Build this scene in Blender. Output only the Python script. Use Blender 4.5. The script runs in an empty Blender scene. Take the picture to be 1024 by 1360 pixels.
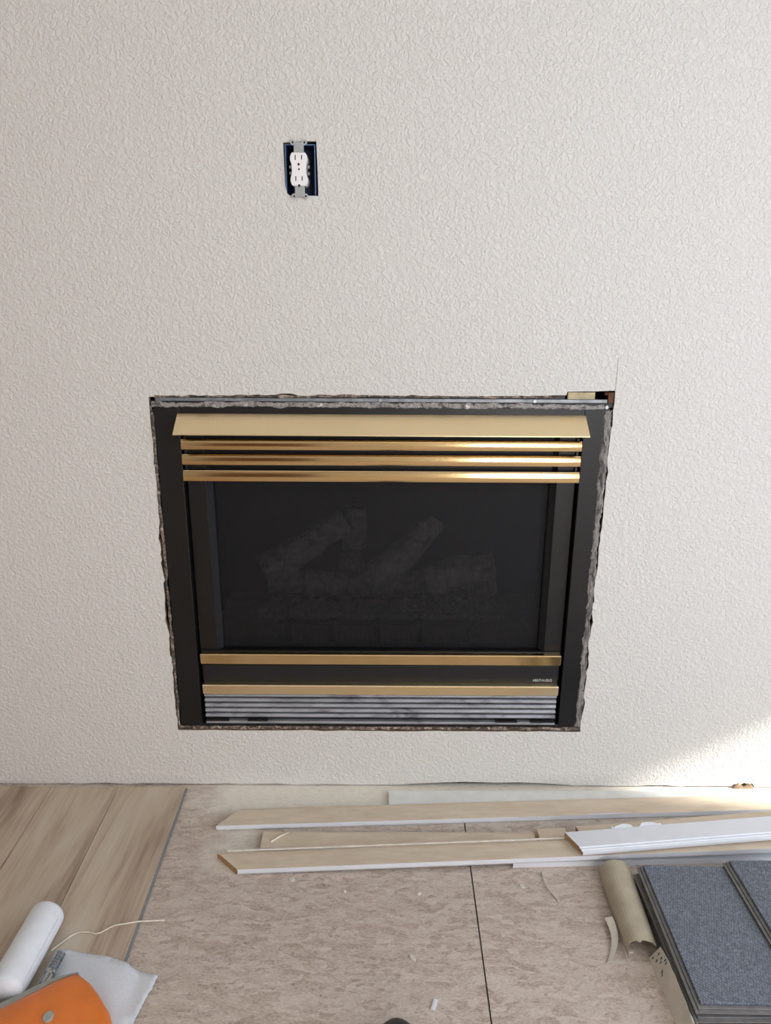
import bpy, bmesh, math, random
from mathutils import Vector, Matrix, noise
from mathutils.geometry import tessellate_polygon
S = bpy.context.scene
COL = S.collection
random.seed(7)
R = math.radians

# ------------------------------------------------------------------ camera
cam_d = bpy.data.cameras.new('camera')
cam = bpy.data.objects.new('camera', cam_d); COL.objects.link(cam)
TH, ROLL = R(17.3), R(0.3)
Fw = Vector((0, math.cos(TH), -math.sin(TH))); Rt = Vector((1, 0, 0)); Up = Vector((0, math.sin(TH), math.cos(TH)))
cr = Rt*math.cos(ROLL) + Up*math.sin(ROLL); cu = Up*math.cos(ROLL) - Rt*math.sin(ROLL)
M = Matrix((cr, cu, -Fw)).transposed().to_4x4(); M.translation = Vector((0.01, -1.63, 1.255))
cam.matrix_world = M
cam_d.sensor_fit = 'VERTICAL'; cam_d.sensor_height = 36.0; cam_d.lens = 36.0*983.0/1360.0
cam_d.clip_start = 0.02
S.camera = cam

# ------------------------------------------------------------------ world, sun, area lamps for daylight at the openings, exposure
W = bpy.data.worlds.new('sky'); S.world = W; W.use_nodes = True
bg = W.node_tree.nodes['Background']; bg.inputs[0].default_value = (0.72, 0.84, 1.0, 1); bg.inputs[1].default_value = 1.0
def light(name, kind, loc, dirv, energy, color, **kw):
    d = bpy.data.lights.new(name, kind); d.energy = energy; d.color = color
    for k, v in kw.items(): setattr(d, k, v)
    o = bpy.data.objects.new(name, d); COL.objects.link(o); o.location = loc
    o.rotation_euler = Vector(dirv).to_track_quat('-Z', 'Y').to_euler()
    return o
SUN_AZ, SUN_EL = R(13), R(29)
sun_dir = (-math.cos(SUN_AZ)*math.cos(SUN_EL), math.sin(SUN_AZ)*math.cos(SUN_EL), -math.sin(SUN_EL))
light('sun', 'SUN', (4, -2, 4), sun_dir, 15.0, (1.0, 0.98, 0.96), angle=R(4.0))
light('patio_door_fill', 'AREA', (1.86, -1.42, 1.12), (-1, 0.0, -0.04), 41, (0.82, 0.93, 1.10), shape='RECTANGLE', size=1.25, size_y=1.95)  # added area lamp standing in for daylight, set close for grazing wall relief
light('daylight_rear_window', 'AREA', (1.08, -4.12, 1.25), (-0.12, 1, 0.0), 44, (1.0, 0.98, 0.96), shape='RECTANGLE', size=0.66, size_y=1.75)
vs = S.view_settings
vs.view_transform = 'Standard'; vs.look = 'None'; vs.gamma = 1.0; vs.use_curve_mapping = False
vs.exposure = -0.16
S.cycles.use_denoising = True
S.cycles.max_bounces = 10; S.cycles.diffuse_bounces = 5; S.cycles.transparent_max_bounces = 12
S.cycles.caustics_reflective = False; S.cycles.caustics_refractive = False

# ------------------------------------------------------------------ node helpers
def srgb(r, g, b, a=1.0):
    def c(v):
        v /= 255.0
        return v/12.92 if v <= 0.04045 else ((v+0.055)/1.055)**2.4
    return (c(r), c(g), c(b), a)
class NT:
    def __init__(s, name):
        s.m = bpy.data.materials.new(name); s.m.use_nodes = True; s.t = s.m.node_tree; s.t.nodes.clear()
        s.out = s.t.nodes.new('ShaderNodeOutputMaterial')
    def n(s, typ, **kw):
        x = s.t.nodes.new('ShaderNode'+typ)
        for k, v in kw.items():
            if k.startswith('_'): setattr(x, k[1:], v)
            else: s.set(x.inputs[k.replace('__', ' ')], v)
        return x
    def set(s, inp, v):
        if isinstance(v, bpy.types.NodeSocket): s.t.links.new(v, inp)
        elif hasattr(v, 'outputs'): s.t.links.new(v.outputs[0], inp)
        else: inp.default_value = v
    def pos(s, scale=(1, 1, 1), rot=(0, 0, 0), loc=(0, 0, 0), obj=False):
        if obj: src = s.n('TexCoord').outputs['Object']
        else: src = s.n('NewGeometry').outputs['Position']
        mp = s.n('Mapping', Vector=src); mp.inputs['Scale'].default_value = scale; mp.inputs['Rotation'].default_value = rot; mp.inputs['Location'].default_value = loc
        return mp
    def noise(s, vec, scale, detail=3, rough=0.5, dist=0.0):
        return s.n('TexNoise', Vector=vec, Scale=scale, Detail=detail, Roughness=rough, Distortion=dist).outputs['Fac']
    def ramp(s, fac, stops, interp='LINEAR'):
        r = s.n('ValToRGB', Fac=fac); e = r.color_ramp.elements; r.color_ramp.interpolation = interp
        while len(e) < len(stops): e.new(0.5)
        for k, (p, c) in enumerate(stops): e[k].position = p; e[k].color = c if len(c) == 4 else (*c, 1)
        return r.outputs['Color']
    def mix(s, fac, a, b, blend='MIX'):
        x = s.n('Mix'); x.data_type = 'RGBA'; x.blend_type = blend
        s.set(x.inputs[0], fac); s.set(x.inputs[6], a); s.set(x.inputs[7], b)
        return x.outputs[2]
    def math(s, op, a, b=0.0):
        x = s.n('Math', _operation=op); s.set(x.inputs[0], a); s.set(x.inputs[1], b); return x.outputs[0]
    def bump(s, h, strength=0.3, dist=0.002, normal=None):
        b = s.n('Bump', Height=h, Strength=strength, Distance=dist)
        if normal is not None: s.set(b.inputs['Normal'], normal)
        return b.outputs['Normal']
    def bsdf(s, color, rough=0.5, metal=0.0, normal=None, spec=0.5):
        p = s.n('BsdfPrincipled'); s.set(p.inputs['Base Color'], color); s.set(p.inputs['Roughness'], rough); s.set(p.inputs['Metallic'], metal)
        s.set(p.inputs['Specular IOR Level'], spec)
        if normal is not None: s.set(p.inputs['Normal'], normal)
        s.t.links.new(p.outputs[0], s.out.inputs['Surface']); return p
MAT = {}
def plain(name, col, rough=0.5, metal=0.0, spec=0.5, var=0.12, vscale=60, bump=0.0):
    t = NT(name); v = t.pos()
    f = t.noise(v, vscale, 4)
    dark = tuple(c*(1-var) for c in col[:3])+(1,); lite = tuple(min(1, c*(1+var)) for c in col[:3])+(1,)
    c = t.ramp(f, [(0.3, dark), (0.7, lite)])
    nm = t.bump(f, bump, 0.001) if bump else None
    t.bsdf(c, rough, metal, nm, spec); MAT[name] = t.m; return t.m

# --- painted textured wall
def mat_wall(name, col, strength):
    t = NT(name); v = t.pos()
    n1 = t.noise(v, 120, 3, 0.55, 0.8); n2 = t.noise(v, 60, 2, 0.5, 1.2); n3 = t.noise(v, 260, 2, 0.5)
    r = t.ramp(n1, [(0.40, (0, 0, 0, 1)), (0.62, (1, 1, 1, 1))])
    h = t.math('ADD', t.math('MULTIPLY', r, 0.7), t.math('ADD', t.math('MULTIPLY', n2, 0.8), t.math('MULTIPLY', n3, 0.12)))
    big = t.noise(v, 1.6, 2)
    c = t.mix(big, tuple(x*0.965 for x in col[:3])+(1,), col)
    t.bsdf(c, 0.62, 0, t.bump(h, strength, 0.0025), 0.35); MAT[name] = t.m
mat_wall('wall_paint', srgb(223, 219, 213), 0.70)
plain('gypsum', srgb(150, 128, 104), 0.9, var=0.4, vscale=90)
plain('ceiling_paint', srgb(232, 230, 226), 0.8)
plain('side_paint', srgb(214, 207, 198), 0.7)
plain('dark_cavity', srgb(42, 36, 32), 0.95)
# --- oriented strand board with overspray near the wall
def mat_osb():
    t = NT('strand_board'); cols = []
    base = t.pos()
    warp = t.n('TexNoise', Vector=base, Scale=9.0, Detail=3.0)
    wv = t.n('VectorMath', _operation='MULTIPLY_ADD'); t.set(wv.inputs[0], warp.outputs['Color']); wv.inputs[1].default_value = (0.05, 0.05, 0); t.set(wv.inputs[2], base)
    def layer(rot, sc, seed):
        mp = t.n('Mapping', Vector=wv.outputs[0]); mp.inputs['Rotation'].default_value = (0, 0, rot); mp.inputs['Scale'].default_value = (sc*1.7, sc*8.0, 1); mp.inputs['Location'].default_value = (seed, seed*2, 0)
        vo = t.n('TexVoronoi', Vector=mp, Scale=1.0); sep = t.n('SeparateColor', Color=vo.outputs['Color'])
        return sep.outputs[0], vo.outputs['Distance']
    a, da = layer(0.25, 11, 1.3); b, db = layer(-0.5, 16, 4.1); c, dc = layer(1.1, 14, 7.7)
    pick = t.noise(base, 26, 2)
    f = t.mix(t.ramp(pick, [(0.45, (0, 0, 0, 1)), (0.52, (1, 1, 1, 1))]), a, b)
    pick2 = t.noise(t.pos(loc=(3, 8, 0)), 22, 2)
    f = t.mix(t.ramp(pick2, [(0.52, (0, 0, 0, 1)), (0.58, (1, 1, 1, 1))]), f, c)
    fa = t.noise(t.pos(scale=(1, 3.0, 1), rot=(0, 0, 0.3)), 150, 5, 0.72, 1.0); fb = t.noise(t.pos(scale=(1, 2.6, 1), rot=(0, 0, -0.6)), 170, 5, 0.72, 1.0)
    fine = t.mix(pick, fa, fb)
    f2 = t.math('ADD', t.math('MULTIPLY', f, 0.34), t.math('SUBTRACT', t.math('MULTIPLY', fine, 2.1), 0.66))
    col = t.ramp(f2, [(0.24, srgb(140, 117, 101)), (0.45, srgb(184, 164, 149)), (0.62, srgb(199, 182, 168)), (0.85, srgb(216, 203, 190))])
    tint = t.noise(base, 3.1, 3)
    col = t.mix(t.math('MULTIPLY', tint, 0.35), col, srgb(192, 188, 179))
    speck = t.noise(base, 70, 3, 0.6)
    col = t.mix(t.ramp(speck, [(0.66, (0, 0, 0, 1)), (0.74, (0.75, 0.75, 0.75, 1))]), col, srgb(112, 94, 82))
    # white overspray of wall texture on the boards along the wall and one dusty patch under the trim
    sep = t.n('SeparateXYZ', Vector=base)
    edge = t.math('ADD', sep.outputs['Y'], t.math('MULTIPLY', t.math('SUBTRACT', t.noise(base, 14, 4), 0.5), 0.10))
    band = t.n('MapRange', Value=edge); band.inputs[1].default_value = -0.15; band.inputs[2].default_value = -0.08
    xb = t.n('MapRange', Value=t.math('ADD', sep.outputs['X'], t.math('MULTIPLY', t.noise(base, 18, 3), 0.16))); xb.inputs[1].default_value = -0.42; xb.inputs[2].default_value = -0.30
    ov = t.math('MULTIPLY', band.outputs[0], xb.outputs[0])
    d = t.n('VectorMath', _operation='DISTANCE'); t.set(d.inputs[0], base); d.inputs[1].default_value = (-0.34, -0.235, 0)
    sp = t.n('MapRange', Value=t.math('ADD', d.outputs['Value'], t.math('MULTIPLY', t.math('SUBTRACT', t.noise(base, 20, 4), 0.5), 0.12))); sp.inputs[1].default_value = 0.10; sp.inputs[2].default_value = 0.03
    ov = t.math('MAXIMUM', ov, t.math('MULTIPLY', sp.outputs[0], 0.7))
    gr = t.noise(t.pos(scale=(1, 4, 1)), 60, 4, 0.7)
    ov = t.math('MULTIPLY', ov, t.ramp(gr, [(0.3, (0.62, 0.62, 0.62, 1)), (0.55, (1, 1, 1, 1))]))
    col = t.mix(ov, col, srgb(234, 228, 215))
    t.bsdf(col, 0.82, 0, t.bump(t.math('ADD', f2, fine), 0.25, 0.0015), 0.3); MAT['strand_board'] = t.m
mat_osb()
# --- laminate oak
def mat_oak():
    t = NT('laminate_oak')
    oi = t.n('ObjectInfo'); v0 = t.n('TexCoord').outputs['Object']
    off = t.n('VectorMath', _operation='MULTIPLY_ADD'); t.set(off.inputs[0], oi.outputs['Random']); off.inputs[1].default_value = (7, 13, 3); t.set(off.inputs[2], v0)
    def mp(sx, sy):
        m = t.n('Mapping', Vector=off.outputs[0]); m.inputs['Scale'].default_value = (sx, sy, 1); return m
    broad = t.noise(mp(9, 1.1), 1.0, 3, 0.55, 1.4); grain = t.noise(mp(90, 3.5), 1.0, 5, 0.65, 0.6); fine = t.noise(mp(380, 9), 1.0, 2)
    f = t.math('ADD', t.math('MULTIPLY', broad, 0.75), t.math('ADD', t.math('MULTIPLY', grain, 0.35), t.math('MULTIPLY', fine, 0.10)))
    col = t.ramp(f, [(0.42, srgb(130, 110, 93)), (0.54, srgb(174, 154, 134)), (0.64, srgb(194, 177, 157)), (0.76, srgb(202, 190, 172))])
    tone = t.mix(t.math('MULTIPLY', oi.outputs['Random'], 0.3), col, srgb(176, 158, 138))
    t.bsdf(tone, 0.48, 0, t.bump(grain, 0.08, 0.0006), 0.4); MAT['laminate_oak'] = t.m
mat_oak()
plain('tongue_grey', srgb(128, 130, 130), 0.7)
plain('seam_teal', srgb(58, 100, 108), 0.9)
# --- fireplace metals
def mat_black():
    t = NT('black_enamel'); v = t.pos()
    sm = t.noise(v, 7, 4, 0.6); sc = t.noise(t.pos(scale=(1, 1, 0.3), rot=(0, 0.6, 0)), 160, 2, 0.5)
    c = t.ramp(sm, [(0.35, srgb(8, 8, 9)), (0.7, srgb(18, 18, 20))])
    c = t.mix(t.ramp(sc, [(0.70, (0, 0, 0, 1)), (0.78, (0.5, 0.5, 0.5, 1))]), c, srgb(92, 92, 96))
    t.bsdf(c, 0.36, 0, None, 0.5); MAT['black_enamel'] = t.m
mat_black()
plain('black_panel', srgb(24, 24, 27), 0.4)
plain('bevel_lit_grey', srgb(32, 32, 34), 0.8, spec=0.25)  # lighter than the frame: light on the angled face put into the colour
plain('soot', srgb(44, 41, 40), 0.9, var=0.4)
def mat_brass(name, col, rough, var):
    t = NT(name); v = t.pos(scale=(0.6, 1, 5))
    f = t.noise(v, 9, 3); c = t.mix(t.math('MULTIPLY', f, var), col, tuple(x*0.6 for x in col[:3])+(1,))
    t.bsdf(c, rough, 1.0); MAT[name] = t.m
mat_brass('brass_polished', srgb(234, 204, 152), 0.13, 0.25)
mat_brass('brass_satin', srgb(252, 230, 186), 0.30, 0.1)
def mat_galv():
    t = NT('smudged_aluminium'); v = t.pos(scale=(0.6, 1, 2.2)); f = t.noise(v, 14, 4, 0.6, 1.0)
    c = t.ramp(f, [(0.32, srgb(112, 112, 117)), (0.46, srgb(158, 159, 164)), (0.75, srgb(184, 185, 190))])
    t.bsdf(c, 0.5, 0.45); MAT['smudged_aluminium'] = t.m
mat_galv()
plain('steel', srgb(176, 178, 180), 0.35, 1.0)
plain('flange_metal', srgb(142, 145, 150), 0.4, 0.6, var=0.3, vscale=30)
plain('rust', srgb(92, 58, 40), 0.9, var=0.5)
def mat_caulk(name, stops, sc=70, ps=(1, 1, 1)):
    t = NT(name); v = t.pos(scale=ps); f = t.noise(v, sc, 5, 0.7, 0.8)
    t.bsdf(t.ramp(f, stops), 0.75, 0, t.bump(f, 0.6, 0.002), 0.4); MAT[name] = t.m
mat_caulk('caulk_residue', [(0.33, srgb(44, 42, 42)), (0.43, srgb(120, 117, 115)), (0.52, srgb(176, 171, 166)), (0.58, srgb(92, 86, 82)), (0.66, srgb(224, 220, 212))])
mat_caulk('caulk_dark', [(0.34, srgb(34, 32, 32)), (0.48, srgb(92, 84, 78)), (0.58, srgb(158, 138, 120)), (0.70, srgb(214, 208, 198))])
plain('shim_wood', srgb(186, 172, 138), 0.85, var=0.25)
def mat_screen():
    t = NT('mesh_screen'); v = t.pos()
    sp = t.n('SeparateXYZ', Vector=v)
    wx = t.math('SINE', t.math('MULTIPLY', sp.outputs['X'], 2*math.pi/0.0022)); wz = t.math('SINE', t.math('MULTIPLY', sp.outputs['Z'], 2*math.pi/0.0022))
    hole = t.math('MULTIPLY', t.math('ADD', t.math('MULTIPLY', wx, 0.5), 0.5), t.math('ADD', t.math('MULTIPLY', wz, 0.5), 0.5))
    fac = t.math('ADD', t.math('MULTIPLY', hole, 0.55), 0.37)
    p = t.bsdf(srgb(30, 30, 33), 0.55, 0.0, None, 0.3)
    tr = t.n('BsdfTransparent'); mx = t.n('MixShader', Fac=fac); t.t.links.new(p.outputs[0], mx.inputs[1]); t.t.links.new(tr.outputs[0], mx.inputs[2])
    t.t.links.new(mx.outputs[0], t.out.inputs['Surface']); MAT['mesh_screen'] = t.m
mat_screen()
def mat_glass(name, tint, gloss):
    t = NT(name); tr = t.n('BsdfTransparent', Color=tint); gl = t.n('BsdfGlossy', Roughness=0.03)
    fr = t.n('Fresnel', IOR=1.45); mx = t.n('MixShader', Fac=t.math('MULTIPLY', fr, gloss))
    t.t.links.new(tr.outputs[0], mx.inputs[1]); t.t.links.new(gl.outputs[0], mx.inputs[2]); t.t.links.new(mx.outputs[0], t.out.inputs['Surface']); MAT[name] = t.m
mat_glass('ceramic_glass', (0.92, 0.92, 0.93, 1), 0.6)
mat_glass('window_glass', (0.97, 0.98, 0.98, 1), 0.8)
mat_caulk('ceramic_log', [(0.3, srgb(90, 86, 82)), (0.5, srgb(160, 155, 148)), (0.7, srgb(205, 200, 192))], 40)
mat_caulk('ember_rock', [(0.3, srgb(60, 58, 56)), (0.55, srgb(130, 126, 122)), (0.75, srgb(215, 212, 206))], 120)
plain('iron', srgb(22, 22, 22), 0.7)
plain('firebox_floor', srgb(158, 144, 132), 0.9, var=0.2)
plain('logo_silver', srgb(230, 232, 222), 0.45, 0.2)
# --- outlet
plain('outlet_white', srgb(244, 240, 240), 0.35, var=0.02)
plain('outlet_box_blue', srgb(24, 48, 92), 0.5, var=0.1)
plain('outlet_box_rim', srgb(96, 132, 178), 0.5, var=0.1)
plain('slot_black', srgb(16, 15, 15), 0.8)
plain('yoke_zinc', srgb(178, 182, 182), 0.45, 0.55)
# --- trim, cartons, tools
plain('trim_white', srgb(224, 226, 231), 0.4, var=0.03, vscale=14)
plain('trim_white_dusty', srgb(222, 222, 216), 0.6, var=0.06, vscale=30)
def mat_mdf():
    t = NT('mdf'); v = t.pos(scale=(0.5, 2, 1)); f = t.noise(v, 22, 5, 0.65)
    t.bsdf(t.ramp(f, [(0.35, srgb(206, 188, 165)), (0.65, srgb(222, 206, 184))]), 0.8, 0, None, 0.3); MAT['mdf'] = t.m
mat_mdf()
plain('mdf_edge', srgb(164, 130, 90), 0.85, var=0.2, vscale=120)
plain('kraft', srgb(176, 165, 144), 0.8, var=0.1, vscale=30)
plain('kraft_light', srgb(205, 198, 184), 0.75, var=0.08, vscale=30)
plain('ink', srgb(34, 33, 32), 0.8)
def mat_pad():
    t = NT('foam_backing'); v = t.pos()
    w = t.n('TexVoronoi', Vector=t.pos(scale=(1.25, 0.9, 1), rot=(0, 0, 0.5)), Scale=190.0, Randomness=0.45)
    f = t.noise(v, 90, 2)
    h = t.math('ADD', t.math('SUBTRACT', 0.95, t.math('MULTIPLY', w.outputs['Distance'], 1.0)), t.math('MULTIPLY', t.math('SUBTRACT', f, 0.5), 0.5))
    c = t.ramp(h, [(0.3, srgb(84, 89, 97)), (0.75, srgb(118, 124, 134)), (0.95, srgb(142, 148, 158))])
    t.bsdf(c, 0.6, 0, t.bump(h, 0.45, 0.0015), 0.4); MAT['foam_backing'] = t.m
mat_pad()
plain('plank_core', srgb(114, 112, 110), 0.6, var=0.15)
plain('paper_white', srgb(222, 224, 228), 0.75, var=0.03, bump=0.2)
plain('cloth_white', srgb(212, 215, 220), 0.85, var=0.05, vscale=300, bump=0.3)
plain('orange_plastic', srgb(226, 122, 48), 0.42, var=0.06, vscale=25)
plain('grey_plastic', srgb(158, 160, 152), 0.55, var=0.1)
plain('string_cream', srgb(226, 216, 200), 0.8)
plain('shoe_black', srgb(22, 24, 28), 0.4, var=0.2)
plain('shoe_sole', srgb(40, 40, 42), 0.8)
plain('vinyl_frame', srgb(232, 232, 230), 0.5)
plain('door_wood', srgb(112, 72, 44), 0.45, var=0.25, vscale=12)
plain('roof_wood', srgb(120, 100, 80), 0.8)

# ------------------------------------------------------------------ mesh helpers
def obj(name, bm, mats, parent=None, smooth=False, bevel=0.0, seg=2):
    """one bmesh -> one mesh object, origin at its base centre; vertices were given in world coordinates"""
    if not isinstance(mats, (list, tuple)): mats = [mats]
    xs = [v.co.x for v in bm.verts]; ys = [v.co.y for v in bm.verts]; zs = [v.co.z for v in bm.verts]
    c = Vector(((min(xs)+max(xs))/2, (min(ys)+max(ys))/2, min(zs)))
    bmesh.ops.translate(bm, verts=bm.verts, vec=-c)
    bmesh.ops.recalc_face_normals(bm, faces=bm.faces)
    me = bpy.data.meshes.new(name); bm.to_mesh(me); bm.free()
    for m in mats: me.materials.append(MAT[m])
    if smooth:
        for p in me.polygons: p.use_smooth = True
    o = bpy.data.objects.new(name, me); COL.objects.link(o)
    if parent is not None:
        o.parent = parent; o.location = c - world_loc(parent)
    else: o.location = c
    if bevel:
        b = o.modifiers.new('bevel', 'BEVEL'); b.width = bevel; b.segments = seg; b.limit_method = 'ANGLE'; b.angle_limit = R(40)
    return o
def world_loc(o):
    v = o.location.copy()
    while o.parent is not None: o = o.parent; v += o.location
    return v
def empty(name, loc, label=None, cat=None, group=None):
    o = bpy.data.objects.new(name, None); COL.objects.link(o); o.location = loc; o.empty_display_size = 0.05
    return tag(o, label, cat, group)
def tag(o, label=None, cat=None, group=None, kind=None):
    if label: o['label'] = label
    if cat: o['category'] = cat
    if group: o['group'] = group
    if kind: o['kind'] = kind
    return o
def structure(o): o['kind'] = 'structure'; return o
def box(bm, x0, x1, y0, y1, z0, z1, mi=0):
    vs_ = [bm.verts.new(p) for p in ((x0,y0,z0),(x1,y0,z0),(x1,y1,z0),(x0,y1,z0),(x0,y0,z1),(x1,y0,z1),(x1,y1,z1),(x0,y1,z1))]
    for q in ((0,3,2,1),(4,5,6,7),(0,1,5,4),(1,2,6,5),(2,3,7,6),(3,0,4,7)):
        bm.faces.new([vs_[k] for k in q]).material_index = mi
    return vs_
def mkbox(*a):
    bm = bmesh.new(); box(bm, *a); return bm
def loft(bm, rings, caps=True, mis=None, capmi=0, closed=True):
    """rings: lists of points of equal length; mis: material index per profile segment"""
    vr = [[bm.verts.new(p) for p in r] for r in rings]; n = len(vr[0])
    for a, b in zip(vr, vr[1:]):
        for k in range(n if closed else n-1):
            fce = bm.faces.new((a[k], a[(k+1) % n], b[(k+1) % n], b[k])); fce.material_index = mis[k] if mis else 0
    if caps:
        bm.faces.new(list(reversed(vr[0]))).material_index = capmi; bm.faces.new(vr[-1]).material_index = capmi
    return vr
def tube(bm, pts, rad, n=8, caps=True):
    pts = [Vector(p) for p in pts]; rings = []
    for k, p in enumerate(pts):
        d = (pts[min(k+1, len(pts)-1)] - pts[max(k-1, 0)]).normalized()
        a = d.cross(Vector((0, 0, 1)))
        if a.length < 0.05: a = d.cross(Vector((1, 0, 0)))
        a.normalize(); b = d.cross(a).normalized(); r = rad[k] if isinstance(rad, (list, tuple)) else rad
        rings.append([p + a*r*math.cos(2*math.pi*j/n) + b*r*math.sin(2*math.pi*j/n) for j in range(n)])
    loft(bm, rings, caps)
def spline(pts, sub=6):
    pts = [Vector(p) for p in pts]; out = []
    for k in range(len(pts)-1):
        p0 = pts[max(k-1, 0)]; p1 = pts[k]; p2 = pts[k+1]; p3 = pts[min(k+2, len(pts)-1)]
        for j in range(sub):
            t = j/sub
            out.append(0.5*((2*p1) + (p2-p0)*t + (2*p0-5*p1+4*p2-p3)*t*t + (3*p1-p0-3*p2+p3)*t**3))
    out.append(pts[-1]); return out
def extrude_x(bm, prof, x0, x1, mis=None, capmi=0):       # profile of (y, z) run along x
    loft(bm, [[(x0, y, z) for y, z in prof], [(x1, y, z) for y, z in prof]], True, mis, capmi)
def jag(p0, p1, step, amp, seed):
    """points from p0 towards p1 (p1 left out) with an irregular sideways wobble"""
    rn = random.Random(seed); p0 = Vector(p0); p1 = Vector(p1); L = (p1-p0).length; n = max(2, int(L/step)); d = (p1-p0)/L; q = Vector((-d.y, d.x)); out = []
    for k in range(n):
        t = (k + (rn.uniform(-0.3, 0.3) if k else 0))/n
        w = amp*(0.7*noise.noise(Vector((t*L*22, seed*3.1, 0)))*1.6 + rn.uniform(-0.5, 0.5)) if k else 0
        out.append(p0 + (p1-p0)*t + q*w)
    return out
def disc(bm, c, r, axis='y', h=0.002, n=12, sx=1.0):
    rings = []
    for s in (0, 1):
        ring = []
        for k in range(n):
            a = 2*math.pi*k/n; u = r*math.cos(a)*sx; w = r*math.sin(a)
            ring.append((c[0]+u, c[1]-s*h, c[2]+w) if axis == 'y' else (c[0]+u, c[1]+w, c[2]+s*h))
        rings.append(ring)
    loft(bm, rings)

# ------------------------------------------------------------------ the room
XL, XR, YR, ZC = -1.9, 1.9, -4.2, 2.45
# back wall: one sheet of drywall with a torn opening for the fireplace, a cut-out for the outlet and a ragged foot
def back_wall():
    outer = [Vector((XL, ZC)), Vector((XR, ZC)), Vector((XR, 0.004)), Vector((0.975, 0.003)), Vector((0.968, 0.012)), Vector((0.955, 0.010)), Vector((0.948, 0.014)), Vector((0.935, 0.009)), Vector((0.920, 0.010)), Vector((0.915, 0.004))]
    outer += jag((0.90, 0.004), (0.45, 0.004), 0.03, 0.003, 3)
    outer += [Vector((0.43, 0.010)), Vector((0.36, 0.012)), Vector((0.30, 0.011)), Vector((0.22, 0.013)), Vector((0.14, 0.010)), Vector((0.07, 0.006))]
    outer += jag((0.05, 0.003), (XL, 0.003), 0.05, 0.003, 5)
    hole = jag((-0.513, 1.010), (-0.32, 1.014), 0.013, 0.003, 11) + jag((-0.32, 1.015), (-0.18, 1.016), 0.012, 0.005, 12) + jag((-0.18, 1.014), (0.36, 1.015), 0.014, 0.003, 13)
    hole += [Vector((0.385, 1.018)), Vector((0.406, 1.018)), Vector((0.408, 1.026)), Vector((0.470, 1.027)), Vector((0.513, 1.029)), Vector((0.5135, 1.0))]
    hole += jag((0.512, 0.985), (0.511, 0.60), 0.016, 0.003, 14) + jag((0.511, 0.60), (0.509, 0.165), 0.014, 0.004, 15)
    hole += jag((0.508, 0.165), (-0.514, 0.164), 0.03, 0.002, 16)
    hole += jag((-0.514, 0.165), (-0.516, 0.46), 0.013, 0.005, 17) + jag((-0.519, 0.46), (-0.515, 0.72), 0.013, 0.006, 18) + jag((-0.513, 0.72), (-0.513, 1.0), 0.02, 0.003, 19)
    oh = [Vector(p) for p in ((-0.1985, 1.5185), (-0.197, 1.440), (-0.193, 1.424), (-0.186, 1.4205), (-0.130, 1.4205), (-0.1305, 1.47), (-0.132, 1.5215), (-0.165, 1.521))]
    bm = bmesh.new()
    edges = []
    for loop in (outer, hole, oh):
        vv = [bm.verts.new((p.x, 0, p.y)) for p in loop]
        edges += [bm.edges.new((vv[k], vv[(k+1) % len(vv)])) for k in range(len(vv))]
    bmesh.ops.triangle_fill(bm, use_beauty=True, use_dissolve=False, edges=edges)
    front = list(bm.faces)
    ex = bmesh.ops.extrude_face_region(bm, geom=front)
    nv = [g for g in ex['geom'] if isinstance(g, bmesh.types.BMVert)]
    bmesh.ops.translate(bm, verts=nv, vec=(0, 0.0127, 0))
    bm.normal_update()
    for fc in bm.faces: fc.material_index = 0 if abs(fc.normal.y) > 0.9 else 1
    return obj('wall_back', bm, ['wall_paint', 'gypsum'])
wall = structure(back_wall())
bm = bmesh.new()      # dark box added behind the drywall to stop outside light at the gaps
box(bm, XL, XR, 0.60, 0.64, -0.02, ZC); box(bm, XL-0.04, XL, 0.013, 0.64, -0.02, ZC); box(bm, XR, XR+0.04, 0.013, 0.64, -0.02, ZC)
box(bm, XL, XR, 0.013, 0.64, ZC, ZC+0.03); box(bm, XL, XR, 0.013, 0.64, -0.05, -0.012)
obj('light_stop', bm, 'dark_cavity', wall)
tag(obj('paint_ridge', mkbox(0.5130, 0.5145, -0.0012, 0.0005, 1.03, 1.10), 'wall_paint', wall), 'faint raised paint line above the corner')
structure(obj('wall_left', mkbox(XL-0.1, XL, YR, 0.0, -0.02, ZC), 'side_paint'))
def wall_with_holes(name, const, axis, lo, hi, holes):
    bm = bmesh.new(); t0, t1 = const
    us = sorted({lo, hi, *[h[0] for h in holes], *[h[1] for h in holes]}); zs = sorted({-0.02, ZC, *[h[2] for h in holes], *[h[3] for h in holes]})
    for a, b in zip(us, us[1:]):
        for c, d in zip(zs, zs[1:]):
            if any(h[0] <= a and b <= h[1] and h[2] <= c and d <= h[3] for h in holes): continue
            if axis == 'x': box(bm, t0, t1, a, b, c, d)
            else: box(bm, a, b, t0, t1, c, d)
    return structure(obj(name, bm, 'side_paint'))
wall_with_holes('wall_right', (XR, XR+0.1), 'x', YR, 0.0, [(-0.37, -0.03, 0.03, 0.79), (-2.1, -0.74, 0.05, 2.15)])
wall_with_holes('wall_rear', (YR-0.1, YR), 'y', XL-0.1, XR+0.1, [(0.7, 1.46, 0.3, 2.2), (-1.45, -0.55, 0.0, 2.05)])
structure(obj('ceiling', mkbox(XL-0.1, XR+0.1, YR-0.1, 0.0, ZC, ZC+0.1), 'ceiling_paint'))
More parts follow.
